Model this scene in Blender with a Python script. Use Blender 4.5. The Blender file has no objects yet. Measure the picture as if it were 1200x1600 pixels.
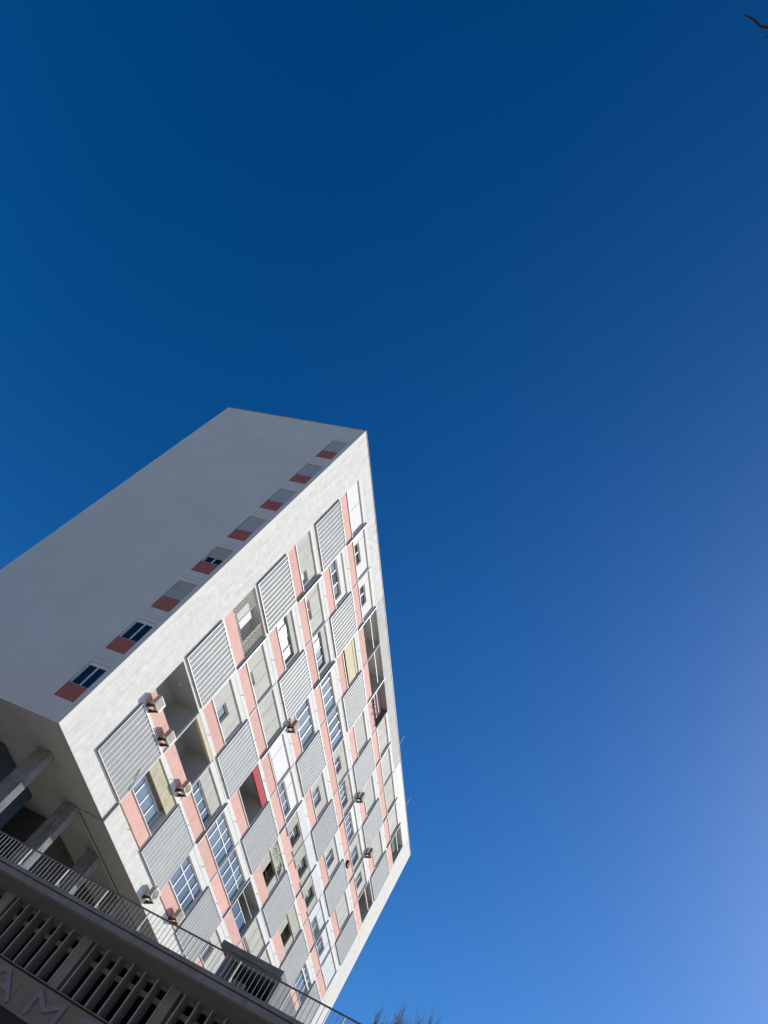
import bpy, bmesh, math, random
from mathutils import Vector, Matrix
random.seed(7)
S = bpy.context.scene
COL = S.collection

# ------------------------------------------------------------------ camera, world, sun, exposure
ZB = 13.72                       # height of the tower's underside above the street
cam_d = bpy.data.cameras.new("camera")
cam = bpy.data.objects.new("camera", cam_d); COL.objects.link(cam)
cam_d.sensor_fit = 'VERTICAL'; cam_d.sensor_height = 36.0; cam_d.lens = 1218.886 / 1600 * 36.0
cam_d.clip_start = 0.05; cam_d.clip_end = 3000
R = [(0.0800479, -0.88694536, 0.4548849), (0.83006511, -0.193353, -0.52307411), (0.55189152, 0.41945506, 0.72074489)]
m = Matrix.Identity(4)
for k in range(3):
    m[k][0] = R[0][k]; m[k][1] = -R[1][k]; m[k][2] = -R[2][k]
m[0][3], m[1][3], m[2][3] = -23.12134515, -22.92929296, -12.12136648 + ZB
cam.matrix_world = m
S.camera = cam

TOSUN = Vector((1.27, -1.0, 1.115)).normalized()
ELEV = math.asin(TOSUN.z); AZ = math.atan2(TOSUN.x, TOSUN.y)
w = bpy.data.worlds.new("World"); S.world = w; w.use_nodes = True
nt = w.node_tree; nt.nodes.clear()
sky = nt.nodes.new('ShaderNodeTexSky'); sky.sky_type = 'NISHITA'; sky.sun_disc = False
sky.sun_elevation = ELEV; sky.sun_rotation = AZ
sky.altitude = 0; sky.air_density = 1.0; sky.dust_density = 0.85; sky.ozone_density = 6.0
bg = nt.nodes.new('ShaderNodeBackground'); bg.inputs['Strength'].default_value = 0.0785
out = nt.nodes.new('ShaderNodeOutputWorld')
gm = nt.nodes.new('ShaderNodeGamma'); gm.inputs['Gamma'].default_value = 1.23
hs = nt.nodes.new('ShaderNodeHueSaturation'); hs.inputs['Saturation'].default_value = 1.2
nt.links.new(sky.outputs[0], gm.inputs['Color']); nt.links.new(gm.outputs[0], hs.inputs['Color'])
nt.links.new(hs.outputs[0], bg.inputs['Color']); nt.links.new(bg.outputs[0], out.inputs['Surface'])
sd = bpy.data.lights.new("sun", 'SUN'); sd.energy = 4.6; sd.angle = math.radians(0.53); sd.color = (1.0, 0.945, 0.845)
so = bpy.data.objects.new("sun", sd); COL.objects.link(so); so.location = (60, -60, 80)
so.rotation_euler = (-TOSUN).to_track_quat('-Z', 'Y').to_euler()
S.view_settings.view_transform = 'Standard'; S.view_settings.look = 'None'
S.view_settings.exposure = 0.0; S.view_settings.gamma = 1.0
S.cycles.max_bounces = 8; S.cycles.diffuse_bounces = 5; S.cycles.use_denoising = True

# ------------------------------------------------------------------ materials
def mat(name, col, rough=0.85, var=0.06, scale=1.5, bump=0.0, bscale=20.0, metal=0.0, streak=0.0, ior=None, stretch=(1, 1, 1), dirt=None, rnd=0.0):
    M = bpy.data.materials.new(name); M.use_nodes = True
    t = M.node_tree; b = t.nodes['Principled BSDF']
    b.inputs['Roughness'].default_value = rough; b.inputs['Metallic'].default_value = metal
    if ior: b.inputs['IOR'].default_value = ior
    geo = t.nodes.new('ShaderNodeNewGeometry')
    vm = t.nodes.new('ShaderNodeVectorMath'); vm.operation = 'MULTIPLY'; vm.inputs[1].default_value = stretch
    t.links.new(geo.outputs['Position'], vm.inputs[0])
    n = t.nodes.new('ShaderNodeTexNoise'); n.inputs['Scale'].default_value = scale; n.inputs['Detail'].default_value = 6
    n.inputs['Roughness'].default_value = 0.65
    t.links.new(vm.outputs[0], n.inputs['Vector'])
    ramp = t.nodes.new('ShaderNodeValToRGB')
    lo = [max(0, c * (1 - var * 2.2)) for c in col]; hi = [min(1, c * (1 + var * 1.6)) for c in col]
    ramp.color_ramp.elements[0].position = 0.3; ramp.color_ramp.elements[1].position = 0.7
    ramp.color_ramp.elements[0].color = (*lo, 1); ramp.color_ramp.elements[1].color = (*hi, 1)
    t.links.new(n.outputs['Fac'], ramp.inputs['Fac'])
    last = ramp.outputs['Color']
    if streak:
        v2 = t.nodes.new('ShaderNodeVectorMath'); v2.operation = 'MULTIPLY'; v2.inputs[1].default_value = (2.2, 2.2, 0.22)
        t.links.new(geo.outputs['Position'], v2.inputs[0])
        n2 = t.nodes.new('ShaderNodeTexNoise'); n2.inputs['Scale'].default_value = 2.0; n2.inputs['Detail'].default_value = 5
        t.links.new(v2.outputs[0], n2.inputs['Vector'])
        r2 = t.nodes.new('ShaderNodeValToRGB'); r2.color_ramp.elements[0].position = 0.28; r2.color_ramp.elements[1].position = 0.62
        d = dirt or (0.72, 0.71, 0.68)
        r2.color_ramp.elements[0].color = (*[1 - (1 - q) * streak * 2 for q in d], 1); r2.color_ramp.elements[1].color = (1, 1, 1, 1)
        t.links.new(n2.outputs['Fac'], r2.inputs['Fac'])
        mx = t.nodes.new('ShaderNodeMixRGB'); mx.blend_type = 'MULTIPLY'; mx.inputs['Fac'].default_value = 1
        t.links.new(last, mx.inputs[1]); t.links.new(r2.outputs['Color'], mx.inputs[2]); last = mx.outputs[0]
    if rnd:      # every piece a little lighter or darker than the next, as repainted or replaced panels are
        oi = t.nodes.new('ShaderNodeObjectInfo'); mr = t.nodes.new('ShaderNodeMapRange')
        mr.inputs['To Min'].default_value = 1 - rnd; mr.inputs['To Max'].default_value = 1 + rnd * 0.5
        t.links.new(oi.outputs['Random'], mr.inputs['Value'])
        mv = t.nodes.new('ShaderNodeVectorMath'); mv.operation = 'SCALE'
        t.links.new(last, mv.inputs[0]); t.links.new(mr.outputs[0], mv.inputs['Scale']); last = mv.outputs[0]
    t.links.new(last, b.inputs['Base Color'])
    if bump:
        n3 = t.nodes.new('ShaderNodeTexNoise'); n3.inputs['Scale'].default_value = bscale; n3.inputs['Detail'].default_value = 4
        t.links.new(geo.outputs['Position'], n3.inputs['Vector'])
        bp = t.nodes.new('ShaderNodeBump'); bp.inputs['Strength'].default_value = bump; bp.inputs['Distance'].default_value = 0.03
        t.links.new(n3.outputs['Fac'], bp.inputs['Height']); t.links.new(bp.outputs[0], b.inputs['Normal'])
    return M

WHITE = mat("white_render", (0.76, 0.755, 0.705), 0.9, 0.06, 2.6, 0.35, 4.5, streak=0.24)
WHITE2 = mat("white_paint", (0.765, 0.76, 0.72), 0.8, 0.03, 2.0, 0.06, 9.0, streak=0.10)
ENDW = mat("end_wall_render", (0.775, 0.75, 0.69), 0.9, 0.03, 0.3, 0.05, 9.0, streak=0.05)
GREYBAND = mat("weathered_parapet", (0.60, 0.595, 0.57), 0.9, 0.05, 1.2, 0.15, 6.0, streak=0.3)
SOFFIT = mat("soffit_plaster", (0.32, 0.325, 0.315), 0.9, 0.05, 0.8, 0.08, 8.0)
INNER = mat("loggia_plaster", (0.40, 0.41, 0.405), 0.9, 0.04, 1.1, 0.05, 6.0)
PINK = mat("pink_render", (0.785, 0.46, 0.385), 0.85, 0.05, 2.2, 0.12, 10.0, streak=0.16, dirt=(0.8, 0.85, 0.9), rnd=0.08)
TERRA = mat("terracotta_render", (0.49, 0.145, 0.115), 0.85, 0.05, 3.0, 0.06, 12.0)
CREAM = mat("cream_board", (0.53, 0.525, 0.475), 0.8, 0.05, 2.5, 0.05, 14.0, streak=0.22, dirt=(0.8, 0.78, 0.7), rnd=0.10)
STUCCO = mat("beige_stucco", (0.50, 0.49, 0.42), 0.9, 0.09, 6.0, 0.3, 30.0, streak=0.2)
BLUISH = mat("pale_blue_board", (0.58, 0.62, 0.63), 0.7, 0.04, 1.8, 0.04, 12.0, streak=0.12)
PANELW = mat("white_board", (0.71, 0.715, 0.71), 0.7, 0.025, 1.8, 0.03, 12.0, streak=0.06)
YELLOW = mat("yellowed_blind", (0.70, 0.62, 0.42), 0.8, 0.07, 2.8, 0.04, 12.0, streak=0.25)
BEIGE = mat("canvas_blind", (0.58, 0.54, 0.40), 0.85, 0.08, 2.2, 0.04, 14.0, streak=0.35, dirt=(0.7, 0.65, 0.5))
SLAT = mat("louvre_metal", (0.50, 0.515, 0.50), 0.9, 0.04, 1.4, 0.0, streak=0.2, rnd=0.12)
FRAME = mat("painted_metal_frame", (0.30, 0.305, 0.315), 0.5, 0.03, 3.0)  # dark tone also stands for the shaded sides of screens and fins
WINF = mat("white_window_frame", (0.80, 0.80, 0.78), 0.45, 0.02, 4.0)
DARKF = mat("dark_gap", (0.03, 0.03, 0.035), 0.8, 0.1, 4.0)
SHUT = mat("roller_shutter", (0.52, 0.53, 0.52), 0.6, 0.04, 6.0)
SHUT2 = mat("cream_roller_shutter", (0.50, 0.48, 0.40), 0.6, 0.05, 6.0)
RED = mat("red_canvas", (0.45, 0.02, 0.04), 0.8, 0.06, 5.0)
MAROON = mat("maroon_cloth", (0.085, 0.02, 0.03), 0.9, 0.1, 5.0)
BROWNW = mat("brown_recess_wall", (0.22, 0.17, 0.17), 0.9, 0.08, 4.0)
STRIPE = mat("pale_cloth_stripe", (0.75, 0.62, 0.62), 0.9, 0.05, 5.0)
ACW = mat("ac_casing", (0.60, 0.57, 0.47), 0.5, 0.04, 5.0)
ACG = mat("ac_grille", (0.20, 0.19, 0.16), 0.6, 0.08, 20.0)
ACD = mat("ac_dark", (0.045, 0.042, 0.04), 0.7, 0.1, 10.0)
STEEL = mat("galvanised_steel", (0.22, 0.22, 0.23), 0.5, 0.08, 8.0, metal=0.3)
CONC = mat("column_concrete", (0.23, 0.235, 0.235), 0.9, 0.16, 3.0, 0.2, 12.0, streak=0.35, dirt=(0.55, 0.58, 0.6))
PODC = mat("podium_concrete", (0.31, 0.305, 0.30), 0.9, 0.08, 2.0, 0.15, 10.0, streak=0.25)
PODS = mat("podium_soffit", (0.43, 0.40, 0.325), 0.9, 0.08, 1.4, 0.1, 8.0)
FINM = mat("podium_fin_paint", (0.304, 0.326, 0.362), 0.85, 0.08, 2.0, 0.06, 8.0, streak=0.2)
FINLIT = mat("lit_fin_edge_tone", (0.50, 0.50, 0.48), 0.85, 0.08, 3.0)  # paler tone puts the light on the podium fin fronts into colour
PIER = mat("podium_pier", (0.334, 0.334, 0.341), 0.85, 0.06, 2.0, 0.06, 8.0, streak=0.25)
SIGNB = mat("sign_band_stone", (0.294, 0.257, 0.218), 0.8, 0.06, 3.0, 0.06, 20.0)
LETTER = mat("sign_letter_metal", (0.29, 0.29, 0.33), 0.6, 0.05, 5.0, metal=0.1)
FLOOR = mat("terrace_tiles", (0.36, 0.33, 0.28), 0.9, 0.08, 2.0)
GROUND = mat("pavement_stone", (0.42, 0.375, 0.31), 0.95, 0.12, 0.5, 0.1, 6.0)
ASPH = mat("asphalt", (0.05, 0.05, 0.052), 0.95, 0.15, 1.5, 0.2, 40.0)
MARK = mat("road_paint", (0.7, 0.7, 0.68), 0.9, 0.06, 3.0)
RAILM = mat("white_railing_paint", (0.68, 0.67, 0.63), 0.5, 0.05, 4.0)
RAILT = mat("grey_handrail", (0.16, 0.16, 0.165), 0.5, 0.08, 4.0)
HUTM = mat("hut_grey", (0.217, 0.225, 0.225), 0.9, 0.08, 2.5, 0.1, 12.0)
HUTP = mat("stored_panel", (0.30, 0.30, 0.30), 0.9, 0.2, 5.0)
CORE = mat("dark_blue_tiles", (0.02, 0.05, 0.09), 0.6, 0.1, 6.0)
DARKW = mat("dark_recess_wall", (0.06, 0.06, 0.058), 0.9, 0.12, 2.0)
BARK = mat("grey_bark", (0.17, 0.14, 0.115), 0.95, 0.2, 5.0)
TWIG = mat("twig_bark", (0.17, 0.14, 0.12), 0.95, 0.15, 6.0)
TWIGD = mat("dark_bark", (0.03, 0.025, 0.022), 0.95, 0.2, 8.0)
LEAF = mat("leaf_green", (0.05, 0.07, 0.025), 0.8, 0.3, 12.0)
DRYV = mat("dry_stem", (0.12, 0.09, 0.07), 0.9, 0.2, 12.0)
MESHW = mat("trellis_paint", (0.62, 0.60, 0.50), 0.8, 0.05, 5.0)
OCHRE = mat("ochre_render", (0.36, 0.29, 0.21), 0.9, 0.06, 1.0)
GREYF = mat("grey_fin", (0.50, 0.505, 0.50), 0.8, 0.05, 2.0, 0.05, 8.0, streak=0.2)
TEAL = mat("teal_cloth", (0.03, 0.10, 0.11), 0.8, 0.08, 5.0)
GLINT = mat("painted_glint_pane", (0.24, 0.30, 0.36), 0.42, 0.05, 3.0, streak=0.3, ior=1.2)  # pale base colour stands in for sun glint on blue glass

def glass(name, col, ior, curtain=0.0):
    M = bpy.data.materials.new(name); M.use_nodes = True
    t = M.node_tree; b = t.nodes['Principled BSDF']
    b.inputs['Roughness'].default_value = 0.04
    b.inputs['IOR'].default_value = ior; b.inputs['Specular Tint'].default_value = (0.72, 0.93, 0.97, 1)
    geo = t.nodes.new('ShaderNodeNewGeometry'); oi = t.nodes.new('ShaderNodeObjectInfo')
    vm = t.nodes.new('ShaderNodeVectorMath'); vm.operation = 'MULTIPLY'; vm.inputs[1].default_value = (7, 1, 0.5)
    t.links.new(geo.outputs['Position'], vm.inputs[0])
    n0 = t.nodes.new('ShaderNodeTexNoise'); n0.inputs['Scale'].default_value = 1.0; n0.inputs['Detail'].default_value = 3
    t.links.new(vm.outputs[0], n0.inputs['Vector'])
    mm = t.nodes.new('ShaderNodeMath'); mm.operation = 'MULTIPLY_ADD'; mm.inputs[1].default_value = 0.9
    t.links.new(oi.outputs['Random'], mm.inputs[0]); t.links.new(n0.outputs['Fac'], mm.inputs[2])
    rp = t.nodes.new('ShaderNodeValToRGB'); rp.color_ramp.elements[0].position = 0.62; rp.color_ramp.elements[1].position = 1.25 if False else 1.0
    rp.color_ramp.elements[0].color = (*col, 1); rp.color_ramp.elements[1].color = (*[c + curtain for c in col], 1)
    t.links.new(mm.outputs[0], rp.inputs['Fac']); t.links.new(rp.outputs['Color'], b.inputs['Base Color'])
    n = t.nodes.new('ShaderNodeTexNoise'); n.inputs['Scale'].default_value = 0.9; n.inputs['Detail'].default_value = 2
    t.links.new(geo.outputs['Position'], n.inputs['Vector'])
    bp = t.nodes.new('ShaderNodeBump'); bp.inputs['Strength'].default_value = 0.12; bp.inputs['Distance'].default_value = 0.05
    t.links.new(n.outputs['Fac'], bp.inputs['Height']); t.links.new(bp.outputs[0], b.inputs['Normal'])
    return M
GLASS = glass("blue_glass", (0.03, 0.05, 0.065), 2.3, 0.10)
GLASSD = glass("dark_glass", (0.012, 0.016, 0.02), 1.6)
GLASSN = glass("end_window_glass", (0.004, 0.012, 0.03), 1.5)
GLASSP = glass("podium_glass", (0.004, 0.005, 0.006), 1.35)

# ------------------------------------------------------------------ mesh helpers (tower coordinates, z = 0 at the tower's underside)
class MB:
    def __init__(s): s.v = []; s.f = []
    def quad(s, a, b, c, d):
        n = len(s.v); s.v += [a, b, c, d]; s.f.append((n, n + 1, n + 2, n + 3)); return s
    def box(s, x0, x1, y0, y1, z0, z1):
        n = len(s.v)
        s.v += [(x, y, z) for x in (x0, x1) for y in (y0, y1) for z in (z0, z1)]
        for q in ((0, 1, 3, 2), (4, 6, 7, 5), (0, 4, 5, 1), (2, 3, 7, 6), (0, 2, 6, 4), (1, 5, 7, 3)):
            s.f.append(tuple(n + k for k in q))
        return s
    def tube(s, pts, radii, seg=6, cap=True):
        pts = [Vector(p) for p in pts]
        if not isinstance(radii, (list, tuple)): radii = [radii] * len(pts)
        n0 = len(s.v); up = Vector((0.31, 0.17, 0.93))
        for k, p in enumerate(pts):
            d = (pts[min(k + 1, len(pts) - 1)] - pts[max(k - 1, 0)]).normalized()
            a = d.cross(up)
            if a.length < 1e-3: a = d.cross(Vector((1, 0, 0)))
            a.normalize(); b = d.cross(a)
            for q in range(seg):
                t = 2 * math.pi * q / seg
                s.v.append(tuple(p + (a * math.cos(t) + b * math.sin(t)) * radii[k]))
        for k in range(len(pts) - 1):
            for q in range(seg):
                q2 = (q + 1) % seg
                s.f.append((n0 + k * seg + q, n0 + k * seg + q2, n0 + (k + 1) * seg + q2, n0 + (k + 1) * seg + q))
        if cap:
            s.f.append(tuple(n0 + q for q in range(seg))[::-1]); e = n0 + (len(pts) - 1) * seg
            s.f.append(tuple(e + q for q in range(seg)))
        return s
    def prism(s, poly, ext):     # poly: list of 3-D points, ext: extrusion vector
        n = len(s.v); k = len(poly); e = Vector(ext)
        s.v += [tuple(p) for p in poly] + [tuple(Vector(p) + e) for p in poly]
        s.f.append(tuple(range(n, n + k))); s.f.append(tuple(range(n + 2 * k - 1, n + k - 1, -1)))
        for q in range(k):
            q2 = (q + 1) % k
            s.f.append((n + q, n + k + q, n + k + q2, n + q2))
        return s
    def plate(s, a0, a1, b0, b1, holes, d0, d1, axis='y'):
        # a plate with rectangular holes; axis is its thin direction; a = the other horizontal axis, b = z
        P = (lambda a, b, d: (a, d, b)) if axis == 'y' else (lambda a, b, d: (d, a, b))
        A = sorted({a0, a1, *[h[0] for h in holes], *[h[1] for h in holes]}); B = sorted({b0, b1, *[h[2] for h in holes], *[h[3] for h in holes]})
        A = [a for a in A if a0 <= a <= a1]; B = [b for b in B if b0 <= b <= b1]
        solid = {}
        for i in range(len(A) - 1):
            for j in range(len(B) - 1):
                ca, cb = (A[i] + A[i + 1]) / 2, (B[j] + B[j + 1]) / 2
                solid[i, j] = not any(h[0] < ca < h[1] and h[2] < cb < h[3] for h in holes)
        for (i, j), ok in solid.items():
            if not ok: continue
            x0, x1, z0, z1 = A[i], A[i + 1], B[j], B[j + 1]
            for d in (d0, d1): s.quad(P(x0, z0, d), P(x1, z0, d), P(x1, z1, d), P(x0, z1, d))
            for di, dj, e in ((-1, 0, ((x0, z0), (x0, z1))), (1, 0, ((x1, z0), (x1, z1))), (0, -1, ((x0, z0), (x1, z0))), (0, 1, ((x0, z1), (x1, z1)))):
                if not solid.get((i + di, j + dj), False):
                    (p, q), (r, t) = e
                    s.quad(P(p, q, d0), P(r, t, d0), P(r, t, d1), P(p, q, d1))
        return s
    def build(s, name, material, parent=None, bevel=0, label=None, smooth=False):
        if not s.v: return None
        org = world_org(parent) if parent else Vector((0, 0, 0))
        me = bpy.data.meshes.new(name)
        me.from_pydata([(x - org.x, y - org.y, z + ZB - org.z) for x, y, z in s.v], [], s.f)
        bm = bmesh.new(); bm.from_mesh(me); bmesh.ops.recalc_face_normals(bm, faces=bm.faces); bm.to_mesh(me); bm.free()
        me.materials.append(material)
        if smooth:
            for p in me.polygons: p.use_smooth = True
        o = bpy.data.objects.new(name, me); COL.objects.link(o)
        if parent: o.parent = parent
        if bevel:
            bv = o.modifiers.new("bevel", 'BEVEL'); bv.width = bevel; bv.segments = 2; bv.limit_method = 'ANGLE'
        if label: o['label'] = label
        return o

def world_org(o):
    v = Vector((0, 0, 0))
    while o: v += o.location; o = o.parent
    return v
def thing(name, label, cat, loc, group=None):
    o = bpy.data.objects.new(name, None); COL.objects.link(o); o.empty_display_size = 0.3
    o.location = (loc[0], loc[1], loc[2] + ZB)
    o['label'] = label; o['category'] = cat
    if group: o['group'] = group
    return o
def tag(o, label, cat, group=None):
    o['label'] = label; o['category'] = cat
    if group: o['group'] = group
    return o
def struct(o): o['kind'] = 'structure'; return o
def box(*a): return MB().box(*a)

GZ = -ZB                          # street level in tower coordinates
# ------------------------------------------------------------------ the setting: ground and street
struct(MB().quad((-1500, -1500, GZ), (1500, -1500, GZ), (1500, 1500, GZ), (-1500, 1500, GZ)).build('ground', GROUND))
struct(box(-37.0, -29.0, -300, 300, GZ - 0.2, GZ + 0.012).build('road', ASPH))
struct(box(-29.0, -6.0, -300, 300, GZ - 0.2, GZ + 0.14).build('pavement', GROUND, bevel=0.02))
mk = MB()
for k in range(-24, 25): mk.box(-33.08, -32.92, k * 6.0, k * 6.0 + 3.0, GZ, GZ + 0.017)
struct(mk.build('road_markings', MARK))

# ------------------------------------------------------------------ the tower
L, W, H = 46.1, 10.96, 26.0
U0, BAY, ST = 2.74, 3.675, 3.0
X0 = lambda j: U0 + BAY * (j - 1)
Zb = lambda i: 1.0 + ST * (i - 1)
tower = thing('apartment_tower', 'white slab apartment block on pilotis with pink spandrels, louvred screens and a blank end wall', 'apartment building', (L / 2, W / 2, GZ))
UE = X0(12)                       # end of the grid
# blank end wall with one column of windows
eh = [(0.29, 1.43, Zb(i) + 0.05, Zb(i) + 2.2) for i in range(1, 9)]
MB().plate(0, W, 0, H, eh, 0.0, 0.30, 'x').build('end_wall', ENDW, tower)
for i in range(1, 9):
    z = Zb(i)
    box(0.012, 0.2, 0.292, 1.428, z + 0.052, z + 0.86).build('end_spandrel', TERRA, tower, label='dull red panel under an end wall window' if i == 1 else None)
    fr = MB()
    fr.plate(0.292, 1.428, z + 0.87, z + 2.2, [(0.36, 0.83, z + 0.94, z + 2.06), (0.91, 1.37, z + 0.94, z + 2.06)], 0.10, 0.16, 'x')
    fo = fr.build('window', GREYF if i > 4 else WINF, tower)
    MB().box(0.13, 0.14, 0.33, 1.40, z + 0.90, z + 2.1).build('pane', GLASSN, fo)
    box(0.005, 0.10, 0.30, 1.42, z + 0.862, z + 0.905).build('window_sill', FRAME, tower)
    if i >= 3:
        zt = z + 2.17; zl = {3: z + 0.98, 4: z + 1.32}.get(i, z + 0.93)
        sh = MB(); n = int((zt - zl) / 0.055)
        for q in range(n):
            a = zl + q * 0.055
            sh.box(0.055, 0.075, 0.33, 1.40, a, a + 0.05)
        sh.box(0.062, 0.07, 0.33, 1.40, zl, zt)
        sh.build('roller_shutter', SHUT2 if i in (3, 4) else SHUT, tower)
    MB().box(-0.008, 0.0, 0.29, 1.43, z + 2.42, z + 2.44).box(-0.006, 0.0, 0.27, 1.45, z + 2.66, z + 2.675).build('shutter_box_trim', GREYF, tower)
    MB().box(-0.012, 0.0, 0.245, 0.285, z + 0.86, z + 2.25).box(-0.012, 0.0, 1.435, 1.475, z + 0.86, z + 2.25).build('window_trim', ENDW, tower)
# facade margins and bands
MB().box(0.30, U0 - 0.0, 0, 0.3, 0, H).box(UE, L - 0.3, 0, 0.3, 0, H).box(U0, UE, 0, 0.3, 0, 0.99).build('facade_margin', WHITE, tower)
box(U0, 13.6, 0, 0.3, 25.05, H).build('parapet', WHITE, tower)
box(13.6, X0(9) - 0.03, 0.002, 0.3, 25.05, H).build('parapet', GREYBAND, tower, label='weathered grey length of parapet')
box(X0(9) + 0.03, UE, 0, 0.3, 25.05, H).build('parapet', WHITE2, tower)
box(X0(9) - 0.03, X0(9) + 0.03, 0.06, 0.3, 25.05, H).build('expansion_joint', DARKF, tower)
box(L - 0.3, L, 0, W, 0, H).build('far_end_wall', ENDW, tower)
box(0.3, L - 0.3, W - 0.3, W, 0, H).build('rear_wall', ENDW, tower)
box(0.3, L - 0.3, 0.3, W - 0.3, H - 0.5, H - 0.25).build('roof', GREYBAND, tower)
MB().box(-0.03, L + 0.03, -0.03, 0.25, H, H + 0.04).box(-0.03, 0.25, 0.25, W + 0.03, H, H + 0.04).box(L - 0.25, L + 0.03, 0.25, W + 0.03, H, H + 0.04).box(0.25, L - 0.25, W - 0.25, W + 0.03, H, H + 0.04).build('roof_coping', FRAME, tower)
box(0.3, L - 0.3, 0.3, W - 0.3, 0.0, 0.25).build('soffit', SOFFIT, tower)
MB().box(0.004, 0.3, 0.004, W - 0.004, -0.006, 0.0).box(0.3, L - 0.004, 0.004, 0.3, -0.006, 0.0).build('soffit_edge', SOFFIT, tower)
# soffit joint and pipe
MB().box(6.30, 6.36, -0.10, 1.48, -0.05, 0.0).box(6.30, 6.37, -0.10, 0.0, 0.0, 0.98).build('joint_cover', FRAME, tower)
MB().tube([(6.6, 1.52, -0.09), (30, 1.60, -0.09)], 0.05, 8).build('soffit_pipe', FRAME, tower, smooth=True)
# floor slabs and cross walls
for i in range(2, 9):
    box(U0, UE, 0.0, 3.0, Zb(i) - 0.20, Zb(i) + 0.08).build('floor_slab', WHITE2, tower)
box(U0, UE, 0.3, 3.0, 0.7, 1.08).build('floor_slab', WHITE2, tower)
box(U0, UE, 0.3, 3.0, 24.8, 25.3).build('floor_slab', WHITE2, tower)
for j in range(1, 13):
    x = X0(j)
    x0, x1 = (x - 0.12, x + 0.02) if 1 < j < 12 else ((x, x + 0.02) if j == 1 else (x - 0.12, x - 0.0))
    mb = MB()
    for i in range(1, 9): mb.box(x0, x1, 0.001, 3.0, Zb(i) + (0.08 if i > 1 else -0.01), Zb(i + 1) - 0.20 + (0.25 if i == 8 else 0))
    mb.build('cross_wall', WHITE2, tower)
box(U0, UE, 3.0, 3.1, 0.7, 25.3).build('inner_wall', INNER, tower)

# ---- louvred screens: one is built, the others are copies sharing its meshes
def louvre():
    fr = MB(); D = 0.095
    fr.box(0.0, 0.045, -D, 0.0, 0.0, 2.88).box(3.505, 3.55, -D, 0.0, 0.0, 2.88)
    fr.box(0.045, 3.505, -D, 0.0, 0.0, 0.045).box(0.045, 3.505, -D, 0.0, 2.835, 2.88)
    lip = MB().plate(0.0, 3.55, 0.0, 2.88, [(0.03, 3.52, 0.03, 2.85)], -D - 0.006, -D)
    sl = MB(); ed = MB(); n = 11; p = 3.46 / n
    for k in range(n):
        a = 0.045 + k * p; b = a + p - 0.033
        sl.prism([(a, -0.035, 0.045), (b, -0.084, 0.045), (b, -0.006, 0.045), (a, -0.005, 0.045)], (0, 0, 2.79))
        ed.box(b, b + 0.033, -0.090, -0.006, 0.045, 2.835)
    return fr, sl, lip, ed
def screen_at(i, j):
    global proto
    if proto is None:
        mbs = louvre()
        for mb in mbs: mb.v = [(x + X0(j), y, z + Zb(i)) for x, y, z in mb.v]
        fr, sl, lip, ed = mbs
        e = sl.build('louvre_screen', SLAT, tower)  # greyer slats and white lips put their shade and light into colour
        ch = [fr.build('shaded_screen_frame', FRAME, e), lip.build('lit_frame_edge', WINF, e), ed.build('lit_slat_edges', WINF, e)]  # dark frame, white edges: shaded sides and lit fronts put into colour
        proto = (e, ch, i, j); return
    e, ch, pi, pj = proto
    c = e.copy(); COL.objects.link(c); c.location = e.location + Vector((X0(j) - X0(pj), 0, Zb(i) - Zb(pi)))
    for f in ch:
        g = f.copy(); COL.objects.link(g); g.parent = c
proto = None

# ---- infill cells
def window(i, j, a, b, c, d, cols, trans=None, rail=None, gm=None, y=0.17, frame=None, bar=0.045):
    x0, z0 = X0(j), Zb(i)
    xs = [a + (b - a) * k / cols for k in range(cols + 1)]
    if trans is None: zs = [(c, d)]
    else: zs = [(c, trans), (trans, d)]
    holes = []
    for k in range(cols):
        for (p, q) in zs:
            holes.append((x0 + xs[k] + bar * (0.9 if k else 1), x0 + xs[k + 1] - bar * (0.9 if k < cols - 1 else 1), z0 + p + bar * (1 if p == c else 0.5), z0 + q - bar * (1 if q == d else 0.5)))
    o = MB().plate(x0 + a, x0 + b, z0 + c, z0 + d, holes, y, y + 0.07).build('window', frame or WINF, tower)
    gms = gm if isinstance(gm, list) else [gm or GLASS] * cols
    for k in range(cols):
        # sliding panes: every second leaf sits a little deeper
        yy = y + (0.025 if k % 2 else 0.045)
        MB().box(x0 + xs[k] + 0.01, x0 + xs[k + 1] - 0.01, yy, yy + 0.008, z0 + c + 0.01, z0 + d - 0.01).build('pane', gms[k], o)
    return o
def spandrel(i, j, top=0.82, m=None):
    x0, z0 = X0(j), Zb(i)
    xa = x0 + (0.0201 if j == 1 else 0.0201)
    box(xa, x0 + BAY - 0.121, 0.015, 0.16, z0 + 0.081, z0 + top).build('spandrel', m or PINK, tower)
def sill(i, j, a=0.021, b=3.553, z=0.82):
    x0, z0 = X0(j), Zb(i)
    box(x0 + a, x0 + b, -0.045, 0.16, z0 + z + 0.002, z0 + z + 0.035).build('window_sill', WINF, tower)
def head(i, j, z=2.45, m=None, y=0.0):
    # blind box across the top of the cell
    x0, z0 = X0(j), Zb(i); zt = (2.775 if i < 8 else 2.80)
    MB().box(x0 + 0.021, x0 + 3.554, y + 0.004, y + 0.20, z0 + z, z0 + zt).box(x0 + 0.021, x0 + 3.554, y + 0.04, y + 0.2, z0 + zt, z0 + (2.8 if i < 8 else 4.05 - 0.0 if False else 2.8)).build('blind_box', m or WHITE2, tower)
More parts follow.
